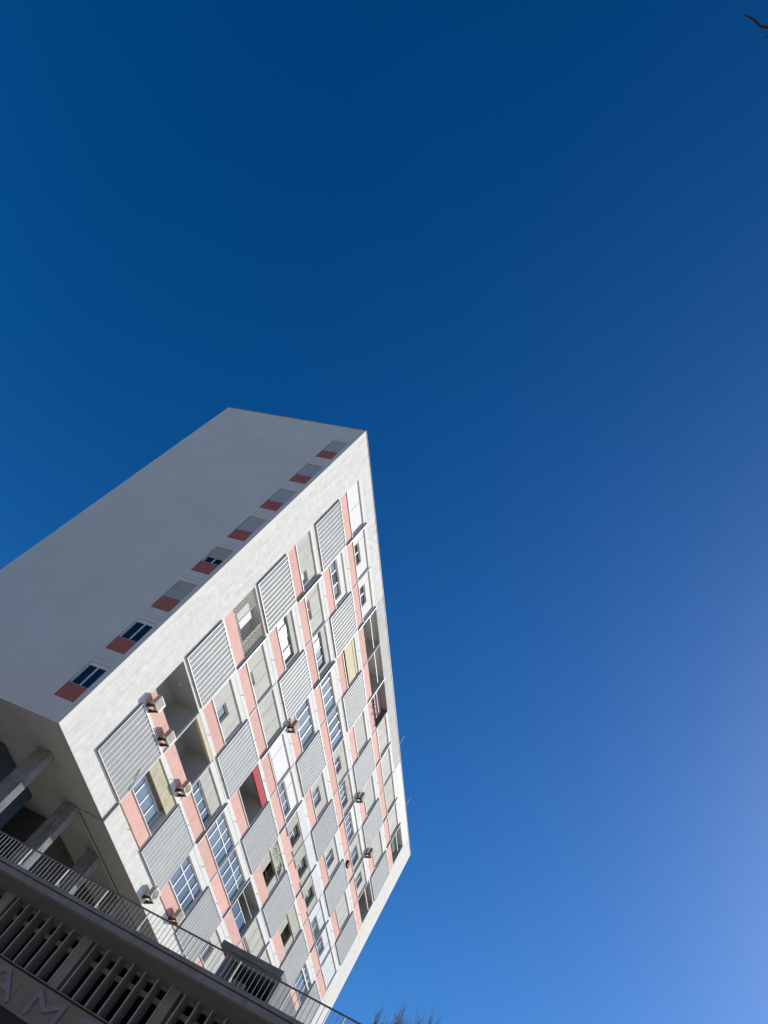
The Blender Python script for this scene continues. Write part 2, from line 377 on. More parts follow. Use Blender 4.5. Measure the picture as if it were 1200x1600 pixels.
def infill(i, j, m, holes, joints=(), jm=None, a=0.021, b=3.554, c=0.897, d=2.45, y=0.09, hj=()):
    x0, z0 = X0(j), Zb(i); c = 0.856 if c == 0.897 else c
    MB().plate(x0 + a, x0 + b, z0 + c, z0 + d, [(x0 + h[0], x0 + h[1], z0 + h[2], z0 + h[3]) for h in holes], y, y + 0.20).build('infill_panel', m, tower)
    js = MB()
    for q in joints:
        segs = [(c, d)]
        for h in holes:
            if h[0] - 0.02 < q < h[1] + 0.02: segs = [(c, h[2]), (h[3], d)]
        for p, r in segs:
            if r - p > 0.05: js.box(x0 + q - 0.014, x0 + q + 0.014, y - 0.012, y, z0 + p, z0 + r)
    for q in hj: js.box(x0 + a, x0 + b, y - 0.012, y, z0 + q - 0.012, z0 + q + 0.012)
    js.build('cover_strip', jm or FRAME, tower)
def closed(i, j, m, wins=(), joints=(1.2, 2.33), jm=None, cols=1, trans=None, hd=2.45, hm=None, gm=None, hj=(), y=0.09, rev=0.0, frame=None):
    spandrel(i, j); sill(i, j); head(i, j, hd, hm)
    hs_ = [wn[:4] for wn in wins]
    infill(i, j, m, hs_, joints, jm, d=hd, hj=hj, y=y)
    for wn in wins:
        window(i, j, *wn[:4], wn[4] if len(wn) > 4 else cols, wn[5] if len(wn) > 5 else trans, gm=(wn[6] if len(wn) > 6 else gm), y=y + 0.105 + rev, frame=frame)
def grid(i, j, c=0.9, d=2.45, cols=4, trans=1.82, hd=2.45, gm=None, a=0.03, b=3.545):
    spandrel(i, j); sill(i, j); head(i, j, hd)
    window(i, j, a, b, c, d, cols, trans, gm=gm, y=0.10, bar=0.055)
    box(X0(j) + 0.021, X0(j) + 3.554, 0.30, 0.36, Zb(i) + 0.9, Zb(i) + 2.8).build('inner_lining', DARKW, tower)
def loggia(i, j, depth=1.5, back=None, rail=False, door=None, lamp=False, hd=None, hm=None, span=True):
    x0, z0 = X0(j), Zb(i)
    if span: spandrel(i, j)
    zt = 2.8 if i < 8 else 3.8
    holes = [] if not door else [(x0 + door[0], x0 + door[1], z0 + 0.1, z0 + 2.1)]
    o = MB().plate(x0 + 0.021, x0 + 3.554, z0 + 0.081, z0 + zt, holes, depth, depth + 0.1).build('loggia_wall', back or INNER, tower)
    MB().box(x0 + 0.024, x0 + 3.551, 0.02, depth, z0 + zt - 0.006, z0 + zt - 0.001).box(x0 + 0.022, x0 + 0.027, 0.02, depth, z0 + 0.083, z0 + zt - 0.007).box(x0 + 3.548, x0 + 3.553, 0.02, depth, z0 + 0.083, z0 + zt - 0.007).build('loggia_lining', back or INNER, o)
    if door:
        box(x0 + door[0], x0 + door[1], depth + 0.05, depth + 0.08, z0 + 0.1, z0 + 2.1).build('balcony_door', DARKW, o)
    if rail: MB().tube([(x0 + 0.03, 0.06, z0 + 1.02), (x0 + 3.54, 0.06, z0 + 1.02)], 0.02, 6).build('rail_bar', RAILM, tower)
    if lamp:
        MB().tube([(x0 + 1.9, 0.75, z0 + zt), (x0 + 1.9, 0.75, z0 + zt - 0.09)], [0.13, 0.10], 12).build('ceiling_lamp', GREYF, o)
    if hd: head(i, j, hd, hm)
def fin(i, j, d=0.2, m=None, wd=0.07, side=-1, top=2.80):
    # partition blade at the left edge of bay j
    x = X0(j); z0 = Zb(i)
    a, b = (x - wd, x) if side < 0 else (x - 0.02, x + wd - 0.02)
    o = box(a, b, -d, 0.0, z0 + 0.09, z0 + top).build('partition_fin', m or WHITE2, tower)
    if m: box(a, b, -d - 0.008, -d, z0 + 0.09, z0 + top).build('lit_fin_edge', WINF, o)  # white front strip paints the lit edge against the dark shaded sides

sky_seen = [GLASS, GLASS, GLINT]
LOUV = {(i, j) for i in (1, 3, 5, 7) for j in range(1, 12, 2)}
for (i, j) in sorted(LOUV):
    screen_at(i, j)
    box(X0(j) + 0.02, X0(j) + 3.555, 0.002, 0.2, Zb(i) + (0.081 if i > 1 else 0.0), Zb(i) + 2.8).build('screen_backing', GREYF, tower)
# storey 1
spandrel(1, 2); sill(1, 2); window(1, 2, 0.03, 3.3, 0.9, 1.90, 4, y=0.30)
MB().box(X0(2) + 3.3, X0(2) + 3.55, 0.28, 0.4, Zb(1) + 0.9, Zb(1) + 2.05).box(X0(2) + 0.03, X0(2) + 3.3, 0.42, 0.5, Zb(1) + 1.9, Zb(1) + 2.3).build('inner_lining', GREYF, tower)
box(X0(2) + 0.03, X0(2) + 3.55, 0.03, 0.09, Zb(1) + 2.07, Zb(1) + 2.70).build('canvas_blind', BEIGE, tower, label='stained beige canvas blind rolled half down')
box(X0(2) + 0.03, X0(2) + 3.55, 0.01, 0.11, Zb(1) + 2.035, Zb(1) + 2.07).build('blind_rail', YELLOW, tower)
box(X0(2) + 0.03, X0(2) + 3.55, 0.5, 0.55, Zb(1) + 0.9, Zb(1) + 2.8).build('inner_lining', GREYF, tower)
grid(1, 4)
closed(1, 6, CREAM, [(0.10, 1.3, 0.9, 1.85, 2), ], joints=(1.35, 2.4), jm=FRAME)
for j in (8, 10): closed(1, j, CREAM, [(1.2, 2.4, 0.95, 1.8, 2)])
# storey 2
loggia(2, 1, 1.6, lamp=True, door=(0.15, 0.9))
loggia(2, 2, 1.7, door=(0.3, 1.25), hd=2.55, hm=YELLOW)
closed(2, 3, CREAM, [(0.03, 3.4, 0.9, 1.62, 4)], joints=(0.85, 2.5), jm=WINF)
grid(2, 4); grid(2, 5)
loggia(2, 6, 1.4, back=INNER)
window(2, 6, 0.15, 3.5, 0.85, 1.65, 2, y=0.22)
MB().tube([(X0(6) + 0.05, 0.12, Zb(2) + 2.1), (X0(6) + 3.5, 0.12, Zb(2) + 2.1)], 0.03, 6).build('curtain_rail', RAILM, tower)
closed(2, 7, CREAM, [(0.25, 2.2, 0.9, 1.2, 1)], joints=(1.2, 2.33))
closed(2, 8, CREAM, [(1.2, 2.4, 0.95, 1.8, 2)])
closed(2, 9, CREAM, joints=(1.2, 2.33))
grid(2, 10); closed(2, 11, CREAM)
# storey 3
closed(3, 2, CREAM, [(1.2, 2.12, 0.92, 1.75, 1)], joints=(1.13, 2.2))
loggia(3, 4, 1.6); sill(3, 4)
closed(3, 6, STUCCO, [], joints=()) if False else None
for j in (6, 8):
    x0, z0 = X0(j), Zb(3)
    spandrel(3, j)
    MB().plate(x0 + 0.021, x0 + 3.554, z0 + 0.82, z0 + 2.8, [(x0 + 1.1, x0 + 2.75, z0 + 0.9, z0 + 1.92)], 0.05, 0.2).build('infill_panel', STUCCO, tower)
    MB().plate(x0 + 0.021, x0 + 3.554, z0 + 0.1, z0 + 2.8, [], 1.1, 1.2).build('loggia_wall', DARKW, tower)
    box(x0 + 0.03, x0 + 3.55, -0.02, 0.05, z0 + 1.93, z0 + 2.0).build('cornice_strip', CREAM, tower)
    box(x0 + 1.1, x0 + 2.75, 0.2, 0.25, z0 + 1.3, z0 + 1.33).build('rail_bar', DARKF, tower)
grid(3, 10, trans=2.0)
box(X0(10) + 0.1, X0(10) + 3.5, 0.02, 0.10, Zb(3) + 1.95, Zb(3) + 2.06).build('window_transom', WINF, tower)
# storey 4
spandrel(4, 1)
loggia(4, 1, 0.9, back=PANELW, span=False)
closed(4, 2, CREAM, [(1.2, 2.2, 0.92, 1.22, 1)], joints=(1.2, 2.33), jm=GREYF)
closed(4, 3, CREAM, joints=(1.2, 2.33), jm=GREYF)
spandrel(4, 4); sill(4, 4); head(4, 4)
infill(4, 4, PANELW, [], (1.25, ), FRAME, c=1.06)
box(X0(4) + 0.03, X0(4) + 3.0, 0.2, 0.25, Zb(4) + 0.89, Zb(4) + 1.08).build('shutter_gap', DARKF, tower)
closed(4, 5, PANELW, [(0.15, 3.2, 0.9, 1.68, 3)], joints=(1.2, ), jm=FRAME)
for j in (6, 7, 8):
    spandrel(4, j)
    infill(4, j, STUCCO, [(1.25, 2.75, 0.9, 2.0)], (0.2, ), FRAME, c=0.82, d=2.1, y=0.04)
    window(4, j, 1.30, 2.70, 0.9, 1.62, 2, None, y=0.30, bar=0.04)
    box(X0(j) + 1.25, X0(j) + 2.75, 0.34, 0.38, Zb(4) + 1.62, Zb(4) + 2.0).build('inner_lining', GREYF, tower)
    box(X0(j) + 0.021, X0(j) + 3.554, 0.0, 0.2, Zb(4) + 2.1, Zb(4) + 2.8).build('blind_box', BLUISH, tower)
    MB().box(X0(j) + 0.1, X0(j) + 1.15, 0.005, 0.014, Zb(4) + 0.72, Zb(4) + 0.83).box(X0(j) + 2.85, X0(j) + 3.5, 0.005, 0.014, Zb(4) + 0.72, Zb(4) + 0.83).build('dark_strip', DARKF, tower)  # thin dark strips on the spandrel top, either side of the window
closed(4, 9, BLUISH, [(1.25, 3.4, 0.9, 1.72, 2)], joints=(1.2, 2.3), jm=FRAME)
closed(4, 10, BLUISH, [(0.2, 2.4, 0.9, 1.78, 2)], joints=(2.45, ), jm=FRAME)
closed(4, 11, BLUISH, joints=(1.8, ), jm=WINF)
# storey 5
closed(5, 2, CREAM, [(0.03, 3.35, 0.9, 2.0, 4, None, [GLINT, GLASS, GLINT, GLINT])], joints=(), jm=WINF, frame=FRAME)
grid(5, 4, trans=None, d=2.45)
closed(5, 6, CREAM, [(0.9, 2.5, 0.95, 1.85, 2)], joints=(0.85, ), jm=FRAME)
closed(5, 8, CREAM, [(1.0, 2.5, 0.97, 2.0, 2)], joints=())
closed(5, 10, CREAM, [(0.5, 3.45, 0.9, 1.02, 3, None, GLASSD)], joints=(1.2, 2.6), jm=FRAME)
# storey 6
closed(6, 1, CREAM, [(2.35, 3.2, 0.9, 1.6, 1, None, GLINT)], joints=(0.9, 2.3), jm=FRAME)
closed(6, 2, CREAM, [(0.85, 2.3, 0.93, 1.35, 2)], joints=(0.8, 2.35), jm=GREYF)
closed(6, 3, CREAM, [(0.05, 3.1, 0.88, 1.95, 4, None, [GLINT, GLINT, GLASS, GLASS])], joints=(1.0, ), jm=FRAME, frame=FRAME)
grid(6, 4, trans=None, cols=4, d=2.15, hd=2.2); grid(6, 5, trans=None, cols=4)
closed(6, 6, CREAM, [(1.0, 2.45, 0.97, 1.75, 2)], joints=(0.9, ), jm=FRAME)
closed(6, 7, STUCCO, [(0.15, 2.8, 0.9, 1.85, 4)], joints=(0.95, ), jm=WINF)
closed(6, 8, PANELW, [(0.15, 3.35, 0.9, 1.95, 4)], joints=(), jm=WINF)
closed(6, 9, CREAM, [(1.15, 3.0, 0.95, 2.0, 2)], joints=(1.1, ), jm=FRAME)
closed(6, 10, CREAM, [(1.1, 2.5, 0.93, 2.0, 2)], joints=(1.0, ), jm=FRAME)
loggia(6, 11, 1.2); MB().box(X0(11) + 0.1, X0(11) + 3.5, 0.06, 0.12, Zb(6) + 2.02, Zb(6) + 2.10).build('rail_bar', RAILM, tower)
# storey 7
closed(7, 2, WHITE2, [(0.05, 3.1, 0.9, 1.85, 3, None, [GLASS, GLASSD, GLASS])], joints=(), jm=FRAME)
spandrel(7, 4); sill(7, 4); head(7, 4, 2.52)
box(X0(4) + 0.03, X0(4) + 3.5, 0.03, 0.05, Zb(7) + 1.16, Zb(7) + 2.12).build('canvas_blind', YELLOW, tower, label='yellowed canvas blind drawn most of the way down')
box(X0(4) + 0.03, X0(4) + 3.5, 0.4, 0.45, Zb(7) + 0.9, Zb(7) + 2.8).build('inner_lining', DARKW, tower)
box(X0(4) + 0.03, X0(4) + 3.5, 0.06, 0.12, Zb(7) + 2.22, Zb(7) + 2.45).build('canvas_blind', YELLOW, tower)
closed(7, 6, CREAM, [(1.0, 2.45, 0.9, 1.0, 2, None, GLASSD)], joints=(0.85, 2.4), jm=FRAME)
closed(7, 8, CREAM, joints=(), jm=FRAME); closed(7, 10, CREAM, joints=(2.6, ), jm=FRAME)
# storey 8
def head8(i, j): pass
closed(8, 1, PANELW, joints=(1.72, ), jm=FRAME, hd=2.45)
closed(8, 2, WHITE2, [(0.78, 2.45, 0.88, 1.70, 2, None, GLASSD)], joints=(0.8, ), jm=FRAME)
closed(8, 3, WHITE2, [(0.75, 2.4, 0.88, 1.78, 2, None, GLASSD)], joints=(0.75, ), jm=FRAME)
loggia(8, 4, 1.5, rail=False); loggia(8, 5, 1.5)
for j in (4, 5): MB().box(X0(j) + 0.03, X0(j) + 3.5, 0.1, 0.14, Zb(8) + 2.0, Zb(8) + 2.05).build('rail_bar', RAILM, tower)
MB().prism([(X0(4) + 1.6, 0.3, Zb(8) + 0.86), (X0(4) + 3.3, 0.3, Zb(8) + 0.86), (X0(4) + 3.3, 0.3, Zb(8) + 0.98), (X0(4) + 1.9, 0.3, Zb(8) + 1.3)], (0, 0.05, 0)).build('folded_blind', PANELW, tower)
loggia(8, 6, 1.3, back=BROWNW)
closed(8, 7, CREAM, joints=(1.2, 2.4), jm=WINF)
closed(8, 8, CREAM, [(0.5, 2.5, 0.9, 1.02, 3, None, GLASSD)], joints=(2.6, ), jm=FRAME)
closed(8, 9, CREAM, [(0.9, 2.5, 0.9, 1.02, 1, None, GLASSD)], joints=(0.85, 2.5), jm=WINF)
closed(8, 10, CREAM, [(1.1, 2.6, 0.9, 1.05, 2, None, GLASSD)], joints=(1.0, 2.7), jm=FRAME)
loggia(8, 11, 1.3)
MB().box(X0(11) + 0.05, X0(11) + 3.3, 0.14, 0.2, Zb(8) + 2.05, Zb(8) + 2.12).build('rail_bar', RAILM, tower)
box(X0(11) + 0.4, X0(11) + 2.9, 0.30, 0.34, Zb(8) + 1.4, Zb(8) + 2.05).build('canvas_blind', TEAL, tower, label='dark teal blind')
for j in range(1, 12):            # closing strip above the top storey
    box(X0(j) + 0.0, X0(j) + BAY - 0.0, 0.003, 0.29, 24.80, 25.049).build('top_band', WHITE if j < 4 else (GREYBAND if j < 9 else WHITE2), tower)
# partition fins in the even storeys
FD = {(2, 2): 0.06, (2, 4): 0.12, (4, 2): 0.10, (6, 2): 0.16, (8, 2): 0.10, (4, 4): 0.12, (6, 4): 0.15, (8, 4): 0.10, (6, 6): 0.0, (8, 11): 0.10}
for i in (2, 4, 6, 8):
    for j in range(2, 12):
        if j % 2 == 0: d = FD.get((i, j), 0.075)
        else: d = FD.get((i, j), 0.03)
        if d: fin(i, j, d, FRAME if d > 0.07 else None)
# weep pipes at mid bay on every slab edge
for i in range(1, 9):
    for j in range(1, 12):
        if (i, j) in LOUV and i == 1: continue
        x, z = X0(j) + 1.85 + 0.05 * math.sin(i * 5 + j), Zb(i) - 0.03
        MB().tube([(x, 0.02, z), (x, -0.10, z - 0.01), (x, -0.125, z - 0.03)], 0.017, 6).build('weep_pipe', STEEL, tower)

# trellis on the fourth storey balcony
x0, z0 = X0(1), Zb(4)
tr = MB()
def lattice(mb, a, b, c, d, y, p=0.16, t=0.012):
    n = int((b - a + d - c) / p) + 1
    for k in range(n):
        s0 = k * p
        for sgn in (1, -1):
            pts = []
            xa, za = (a + s0, c)
            # line x - a = s0 -/+ (z - c)
            zz0, zz1 = max(0, s0 - (b - a)), min(d - c, s0)
            if zz1 - zz0 < 0.03: continue
            p0 = (a + s0 - zz0, c + zz0); p1 = (a + s0 - zz1, c + zz1)
            if sgn < 0: p0 = (a + b - p0[0], p0[1]); p1 = (a + b - p1[0], p1[1])
            dx, dz = p1[0] - p0[0], p1[1] - p0[1]; l = math.hypot(dx, dz); ux, uz = -dz / l * t, dx / l * t
            mb.prism([(p0[0] + ux, y, p0[1] + uz), (p1[0] + ux, y, p1[1] + uz), (p1[0] - ux, y, p1[1] - uz), (p0[0] - ux, y, p0[1] - uz)], (0, 0.008 + 0.004 * sgn, 0))
lattice(tr, x0 + 0.05, x0 + 1.15, z0 + 0.86, z0 + 2.75, 0.10)
lattice(tr, x0 + 2.6, x0 + 3.5, z0 + 0.86, z0 + 2.75, 0.10)
lattice(tr, x0 + 1.15, x0 + 2.6, z0 + 0.86, z0 + 1.05, 0.10)
tr.box(x0 + 1.14, x0 + 1.19, 0.08, 0.13, z0 + 0.83, z0 + 2.8).box(x0 + 2.56, x0 + 2.61, 0.08, 0.13, z0 + 0.83, z0 + 2.8)
tr.build('trellis_screen', MESHW, tower)
MB().box(x0 + 0.03, x0 + 1.15, 0.08, 0.13, z0 + 0.83, z0 + 0.87).box(x0 + 0.9, x0 + 2.0, 0.35, 0.4, z0 + 1.35, z0 + 2.4).build('white_board', PANELW, tower)
for q in range(4):
    box(x0 + 0.5 + q * 0.62, x0 + 1.06 + q * 0.62, 0.5, 0.52, z0 + 0.9, z0 + 1.3).build('balcony_pane', GLASSD, tower)

# things hanging on the facade: awning, cloths
x0, z0 = X0(4), Zb(3)
aw = thing('window_awning', 'bright red rolled awning in the dark opening beside two louvred screens', 'awning', (x0 + 1.8, 0.05, z0 + 2.1))
box(x0 + 0.03, x0 + 3.55, 0.02, 0.14, z0 + 2.26, z0 + 2.70).build('awning_cloth', RED, aw)
MB().tube([(x0 + 0.03, 0.08, z0 + 2.75), (x0 + 3.55, 0.08, z0 + 2.75)], 0.04, 8).build('awning_roller', FRAME, aw)
x0, z0 = X0(6), Zb(8)
st = thing('hanging_cloth', 'maroon and pale striped cloth hung across a top storey loggia', 'cloth', (x0 + 1.8, 0.3, z0 + 1.0))
cm = MB(); cs = MB()
for k, (a, b) in enumerate(((0.95, 1.12), (1.36, 1.50), (1.78, 1.90))):
    cs.box(x0 + 0.1, x0 + 3.3 - k * 0.2, 0.24, 0.255, z0 + a, z0 + b)
cm.box(x0 + 0.1, x0 + 3.3, 0.26, 0.28, z0 + 0.88, z0 + 2.2)
cm.build('cloth', MAROON, st); cs.build('stripe', STRIPE, st)
# climbing plant over that spandrel
def foliage(mb, pts, n, spread, size):
    for _ in range(n):
        p = random.choice(pts); c = Vector(p) + Vector((random.gauss(0, spread), random.uniform(-0.09, 0.02), random.gauss(0, spread)))
        a = Vector((random.uniform(-1, 1), random.uniform(-1, 1), random.uniform(-1, 1))).normalized() * size * random.uniform(0.5, 1.3)
        b = a.cross(Vector((random.uniform(-1, 1), random.uniform(-1, 1), random.uniform(-1, 1)))).normalized() * size * 0.5
        mb.quad(tuple(c - a), tuple(c + b), tuple(c + a), tuple(c - b))
pl = thing('climbing_plant', 'thin green creeper trailing over a top storey balcony edge below a striped cloth', 'plant', (x0 + 1.8, -0.03, z0 + 0.8))
lf = MB(); foliage(lf, [(x0 + q * 0.12 + 0.15, -0.02, z0 + 0.84) for q in range(27)], 260, 0.05, 0.055)
foliage(lf, [(x0 + a, -0.02, z0 + b) for a, b in ((0.3, 0.7), (0.35, 0.6), (0.9, 0.75), (1.6, 0.55), (1.62, 0.42), (2.4, 0.7), (2.9, 0.5), (3.1, 0.66), (0.7, 0.4))], 60, 0.04, 0.045)
lf.build('leaves', LEAF, pl)
MB().tube([(x0 + 0.1 + 0.32 * k, -0.03 + 0.01 * math.sin(k), z0 + 0.84 + 0.03 * math.sin(k * 2.1)) for k in range(11)], 0.012, 5).build('stem', DRYV, pl)
# dry creeper on the stuccoed balcony
x0, z0 = X0(6), Zb(3)
vn = thing('dry_creeper', 'leafless brown creeper stems on the beige stucco above a dark square opening', 'plant', (x0 + 1.8, 0.0, z0 + 2.3))
vm = MB()
for k in range(46):
    a, b = random.uniform(0.3, 3.4), random.uniform(2.05, 2.75)
    if random.random() < 0.6: a = random.uniform(1.9, 3.3)
    pts = [(x0 + a, 0.035, z0 + b)]
    ang = random.uniform(0, 6.28)
    for q in range(5):
        ang += random.uniform(-0.9, 0.9); a += 0.09 * math.cos(ang); b += 0.09 * math.sin(ang)
        b = min(2.76, max(2.02, b)); a = min(3.5, max(0.1, a))
        pts.append((x0 + a, 0.03 - 0.02 * random.random(), z0 + b))
    vm.tube(pts, 0.010, 4)
vm.build('stems', DRYV, vn)
# loose cable on the first screen
MB().tube([(5.8, -0.09, 2.55), (5.87, -0.11, 2.35), (5.95, -0.12, 2.1), (6.15, -0.11, 1.8), (6.18, -0.09, 1.6)], 0.012, 5).build('loose_cable', ACD, tower)

# ------------------------------------------------------------------ air conditioners
def aircon(x, z, label, fan, m=ACW, wd=0.66, dp=0.27, ht=0.52, y1=-0.17, pipe=False):
    t = thing('air_conditioner', label, 'air conditioner', (x + wd / 2, 0, z), 'air conditioners on the facade')
    y0 = y1 - dp
    box(x, x + wd, y0, y1, z, z + ht).build('casing', m, t, bevel=0.02)
    g = MB()
    if fan:
        cx, cz, r = x + wd * 0.40, z + ht / 2, ht * 0.40
        for rr in (r, r * 0.72, r * 0.44):
            g.tube([(cx + rr * math.cos(q * 0.349), y0 - 0.008, cz + rr * math.sin(q * 0.349)) for q in range(19)], 0.009, 5)
        for q in range(12):
            g.tube([(cx + 0.05 * math.cos(q * 0.5236), y0 - 0.008, cz + 0.05 * math.sin(q * 0.5236)), (cx + r * math.cos(q * 0.5236), y0 - 0.008, cz + r * math.sin(q * 0.5236))], 0.005, 4)
        MB().tube([(cx, y0 - 0.004, cz), (cx, y0 + 0.003, cz)], r * 0.98, 20).build('fan_opening', ACG, t)
        g.tube([(cx, y0 - 0.014, cz), (cx, y0 - 0.006, cz)], 0.045, 10)
        g.build('fan_guard', m, t)
    else:
        g.box(x + 0.05, x + wd * 0.78, y0 - 0.006, y0 + 0.003, z + 0.06, z + ht - 0.05)
        gg = g.build('grille', ACG, t)
        b = MB()
        for q in range(9): b.box(x + 0.05, x + wd * 0.78, y0 - 0.011, y0 - 0.006, z + 0.08 + q * (ht - 0.16) / 8, z + 0.088 + q * (ht - 0.16) / 8)
        b.build('grille_bars', m, gg)
    sl = MB()
    for q in range(4): sl.box(x - 0.004, x + 0.002, y0 + 0.05, y1 - 0.05, z + 0.12 + q * 0.09, z + 0.16 + q * 0.09)
    sl.build('side_slots', ACD, t)
    for xx in (x + 0.10, x + wd - 0.14):
        MB().prism([(xx, 0.01, z - 0.005), (xx, y0 + 0.02, z - 0.005), (xx, y0 + 0.02, z - 0.035), (xx, -0.01, z - 0.22), (xx, 0.01, z - 0.22)], (0.035, 0, 0)).build('bracket', ACD, t)
    if pipe:
        MB().tube([(x + wd, y1 - 0.06, z + 0.3), (x + wd + 0.10, y1, z + 0.32), (x + wd + 0.14, 0.02, z + 0.5)], 0.02, 6).build('pipe', ACD, t)
    if not pipe:
        MB().tube([(x + wd - 0.03, y1 - 0.03, z + 0.14), (x + wd + 0.05, y1 + 0.03, z + 0.10), (x + wd + 0.07, -0.03, z - 0.02), (x + wd + 0.07, 0.014, z - 0.06)], 0.014, 6).build('pipe', ACD, t)
    return t
aircon(2.95, 4.20, 'beige air conditioner with square grille in the near lower corner of the first open loggia', False, pipe=True)
aircon(5.24, 4.16, 'beige air conditioner with square grille under the divider between the two open loggias', False)
aircon(9.02, 4.13, 'cream air conditioner with round fan at the far end of the second open loggia', True)
aircon(12.62, 0.34, 'cream air conditioner with round fan on bare white wall, lowest of all', True, wd=0.72, ht=0.56)
aircon(15.9, 1.13, 'beige air conditioner with square grille just above the terrace railing', False)
aircon(13.88, 13.05, 'dark fronted air conditioner before tall blue windows in the middle of the facade', False, m=mat("ac_weathered", (0.30, 0.285, 0.22), 0.6, 0.1, 6.0))
acg = mat("ac_grey", (0.25, 0.25, 0.25), 0.6, 0.08, 6.0)
aircon(28.30, 18.95, 'small grey air conditioner before a blank cream panel, nearer of two alike', False, m=acg)
aircon(35.62, 18.95, 'small grey air conditioner before a blank cream panel, nearest the far corner', False, m=acg)
wb = thing('wall_box', 'small black box hung on a pink spandrel below a pair of windows', 'box', (33.4, -0.05, 16.1))
MB().box(33.15, 33.70, -0.16, 0.012, 16.05, 16.48).build('casing', ACD, wb, bevel=0.02)

# roof antennas
for x, lab in ((30.5, 'thin white mast on the roof edge, nearer of two'), (38.95, 'thin white mast on the roof edge, farther of two')):
    t = thing('antenna_mast', lab, 'antenna', (x, 0.1, H), 'masts on the roof edge')
    MB().tube([(x, 0.12, H + 0.04), (x + 0.02, 0.12, H + 1.33)], 0.022, 8).build('mast', WINF, t)
    MB().tube([(x, 0.12, H + 0.03), (x, 0.12, H + 0.10)], 0.06, 8).build('base', FRAME, t)

# pilotis, stair core and the recessed lobby
for k in range(12):
    cx = 2.48 + 3.69 * k
    for (ya, yb) in ((1.48, 2.30), (7.9, 8.72)):
        box(cx, cx + 0.43, ya, yb, GZ if cx > 28 else -6.8, -0.006).build('column', CONC, tower, bevel=0.015)
box(3.62, 7.4, 4.97, 7.2, -6.8, -0.006).build('stair_core', CORE, tower)
box(8.9, 27.0, 4.3, 7.2, -6.8, -0.006).build('lobby_wall', DARKW, tower)

# ------------------------------------------------------------------ unseen building added across the street for bounced light and blocked sky
opp = thing('unseen_bounce_building', 'unseen ochre building with dark windows, added across the street for its bounced light', 'building', (-47, -10, GZ))
oh = []
for fl in range(5):
    for q in range(22): oh.append((-66 + q * 4.6, -64.2 + q * 4.6, GZ + 1.6 + fl * 3.5, GZ + 3.6 + fl * 3.5))
MB().plate(-68, 36, GZ, GZ + 19, oh, -39.0, -39.4, 'x').build('wall', OCHRE, opp)
box(-39.5, -39.42, -67.9, 35.9, GZ, GZ + 18.9).build('window_glazing', GLASSD, opp)
MB().box(-54, -39.55, -68, 36, GZ, GZ + 18.8).box(-54.3, -38.6, -68.3, 36.3, GZ + 19.0, GZ + 19.4).build('roof', OCHRE, opp)

# ------------------------------------------------------------------ the low shop building in front
XF, XW = -4.0, -2.69
pod = thing('shop_building', 'low grey shop building in shade with finned windows and a raised letter sign band', 'shop building', (12, -9, GZ))
Y0, Y1 = -34.0, 14.0
ZS = -6.60
box(XW + 0.46, 28, Y0, Y1, -8.84, ZS).build('wall', PODC, pod)
box(XW + 2.4, 28, Y0, Y1, GZ, -8.84).build('shopfront', DARKW, pod)
box(XF, 28, Y0, Y1, ZS + 0.001, -6.44).build('roof_slab', PODC, pod)
box(XF + 0.02, XF + 0.30, Y0, Y1, -6.44, -6.41).build('fascia_joint', DARKF, pod)
box(XF - 0.02, XF + 0.34, Y0, Y1, -6.41, -6.31).build('fascia_coping', PODC, pod)
box(XF + 0.34, 28, Y0, Y1, -6.438, -6.40).build('terrace_floor', FLOOR, pod)
box(XF + 0.06, XW + 0.46, Y0, Y1, ZS - 0.012, ZS).build('eaves_soffit', PODS, pod)
per = 3.02
for k in range(-5, 8):
    yp = -6.17 - per * k                      # the pier bay runs from yp to yp - 0.45
    MB().box(XW + 0.02, XW + 0.46, yp - 0.29, yp - 0.02, -7.95, ZS - 0.012).box(XW + 0.20, XW + 0.46, yp - 0.40, yp - 0.29, -7.95, -7.02).build('pier', PIER, pod)
    ys = [yp, yp - 0.45] + [yp - 0.45 - (per - 0.45) * q / 6 for q in range(1, 6)]
    fm = MB()
    for yy in ys: fm.box(XW, XW + 0.462, yy - 0.02, yy + 0.02, -7.95, ZS - 0.0125)
    fo = fm.build('fin_row', FINM, pod)
    fe = MB()
    for yy in ys: fe.box(XW - 0.006, XW, yy - 0.02, yy + 0.02, -7.95, ZS - 0.0125)
    fe.build('lit_fin_edges', FINLIT, fo)
    ends = ys + [yp - per]
    for q, (a, b) in enumerate(zip(ends[:-1], ends[1:])):
        a -= 0.02; b += 0.02
        if q == 0: a -= 0.38
        if a - b < 0.04: a = b + 0.08
        f = MB().box(XW + 0.32, XW + 0.44, b, a, -7.05, -6.92).box(XW + 0.28, XW + 0.459, b, a, -6.70, ZS - 0.012).box(XW + 0.43, XW + 0.4595, b, b + 0.03, -7.04, -6.69).build('window', FINM, pod)
        if q:
            MB().box(XW + 0.40, XW + 0.458, b, a, -7.92, -7.05).box(XW + 0.40, XW + 0.458, b, a, -6.92, -6.70).build('pane', GLASSP, f)
            if random.random() < 0.45:      # things on the sill behind some panes
                MB().box(XW + 0.37, XW + 0.40, b + 0.01, b + random.uniform(0.06, 0.14), -7.92, random.uniform(-7.6, -7.25)).build('curtain', PIER, f)
MB().box(XW - 0.03, XW + 0.46, Y0, Y1, -7.975, -7.951).build('window_sill', PODC, pod)
MB().box(XW + 0.03, XW + 0.46, Y0, Y1, -8.02, -7.976).build('sill_groove', DARKF, pod)
py = 11.6
while py > Y0:                                # stone panels of the sign band
    MB().box(XW, XW + 0.46, max(py - 1.545, Y0), py, -8.84, -8.021).build('sign_panel', SIGNB, pod, bevel=0.006)
    py -= 1.553
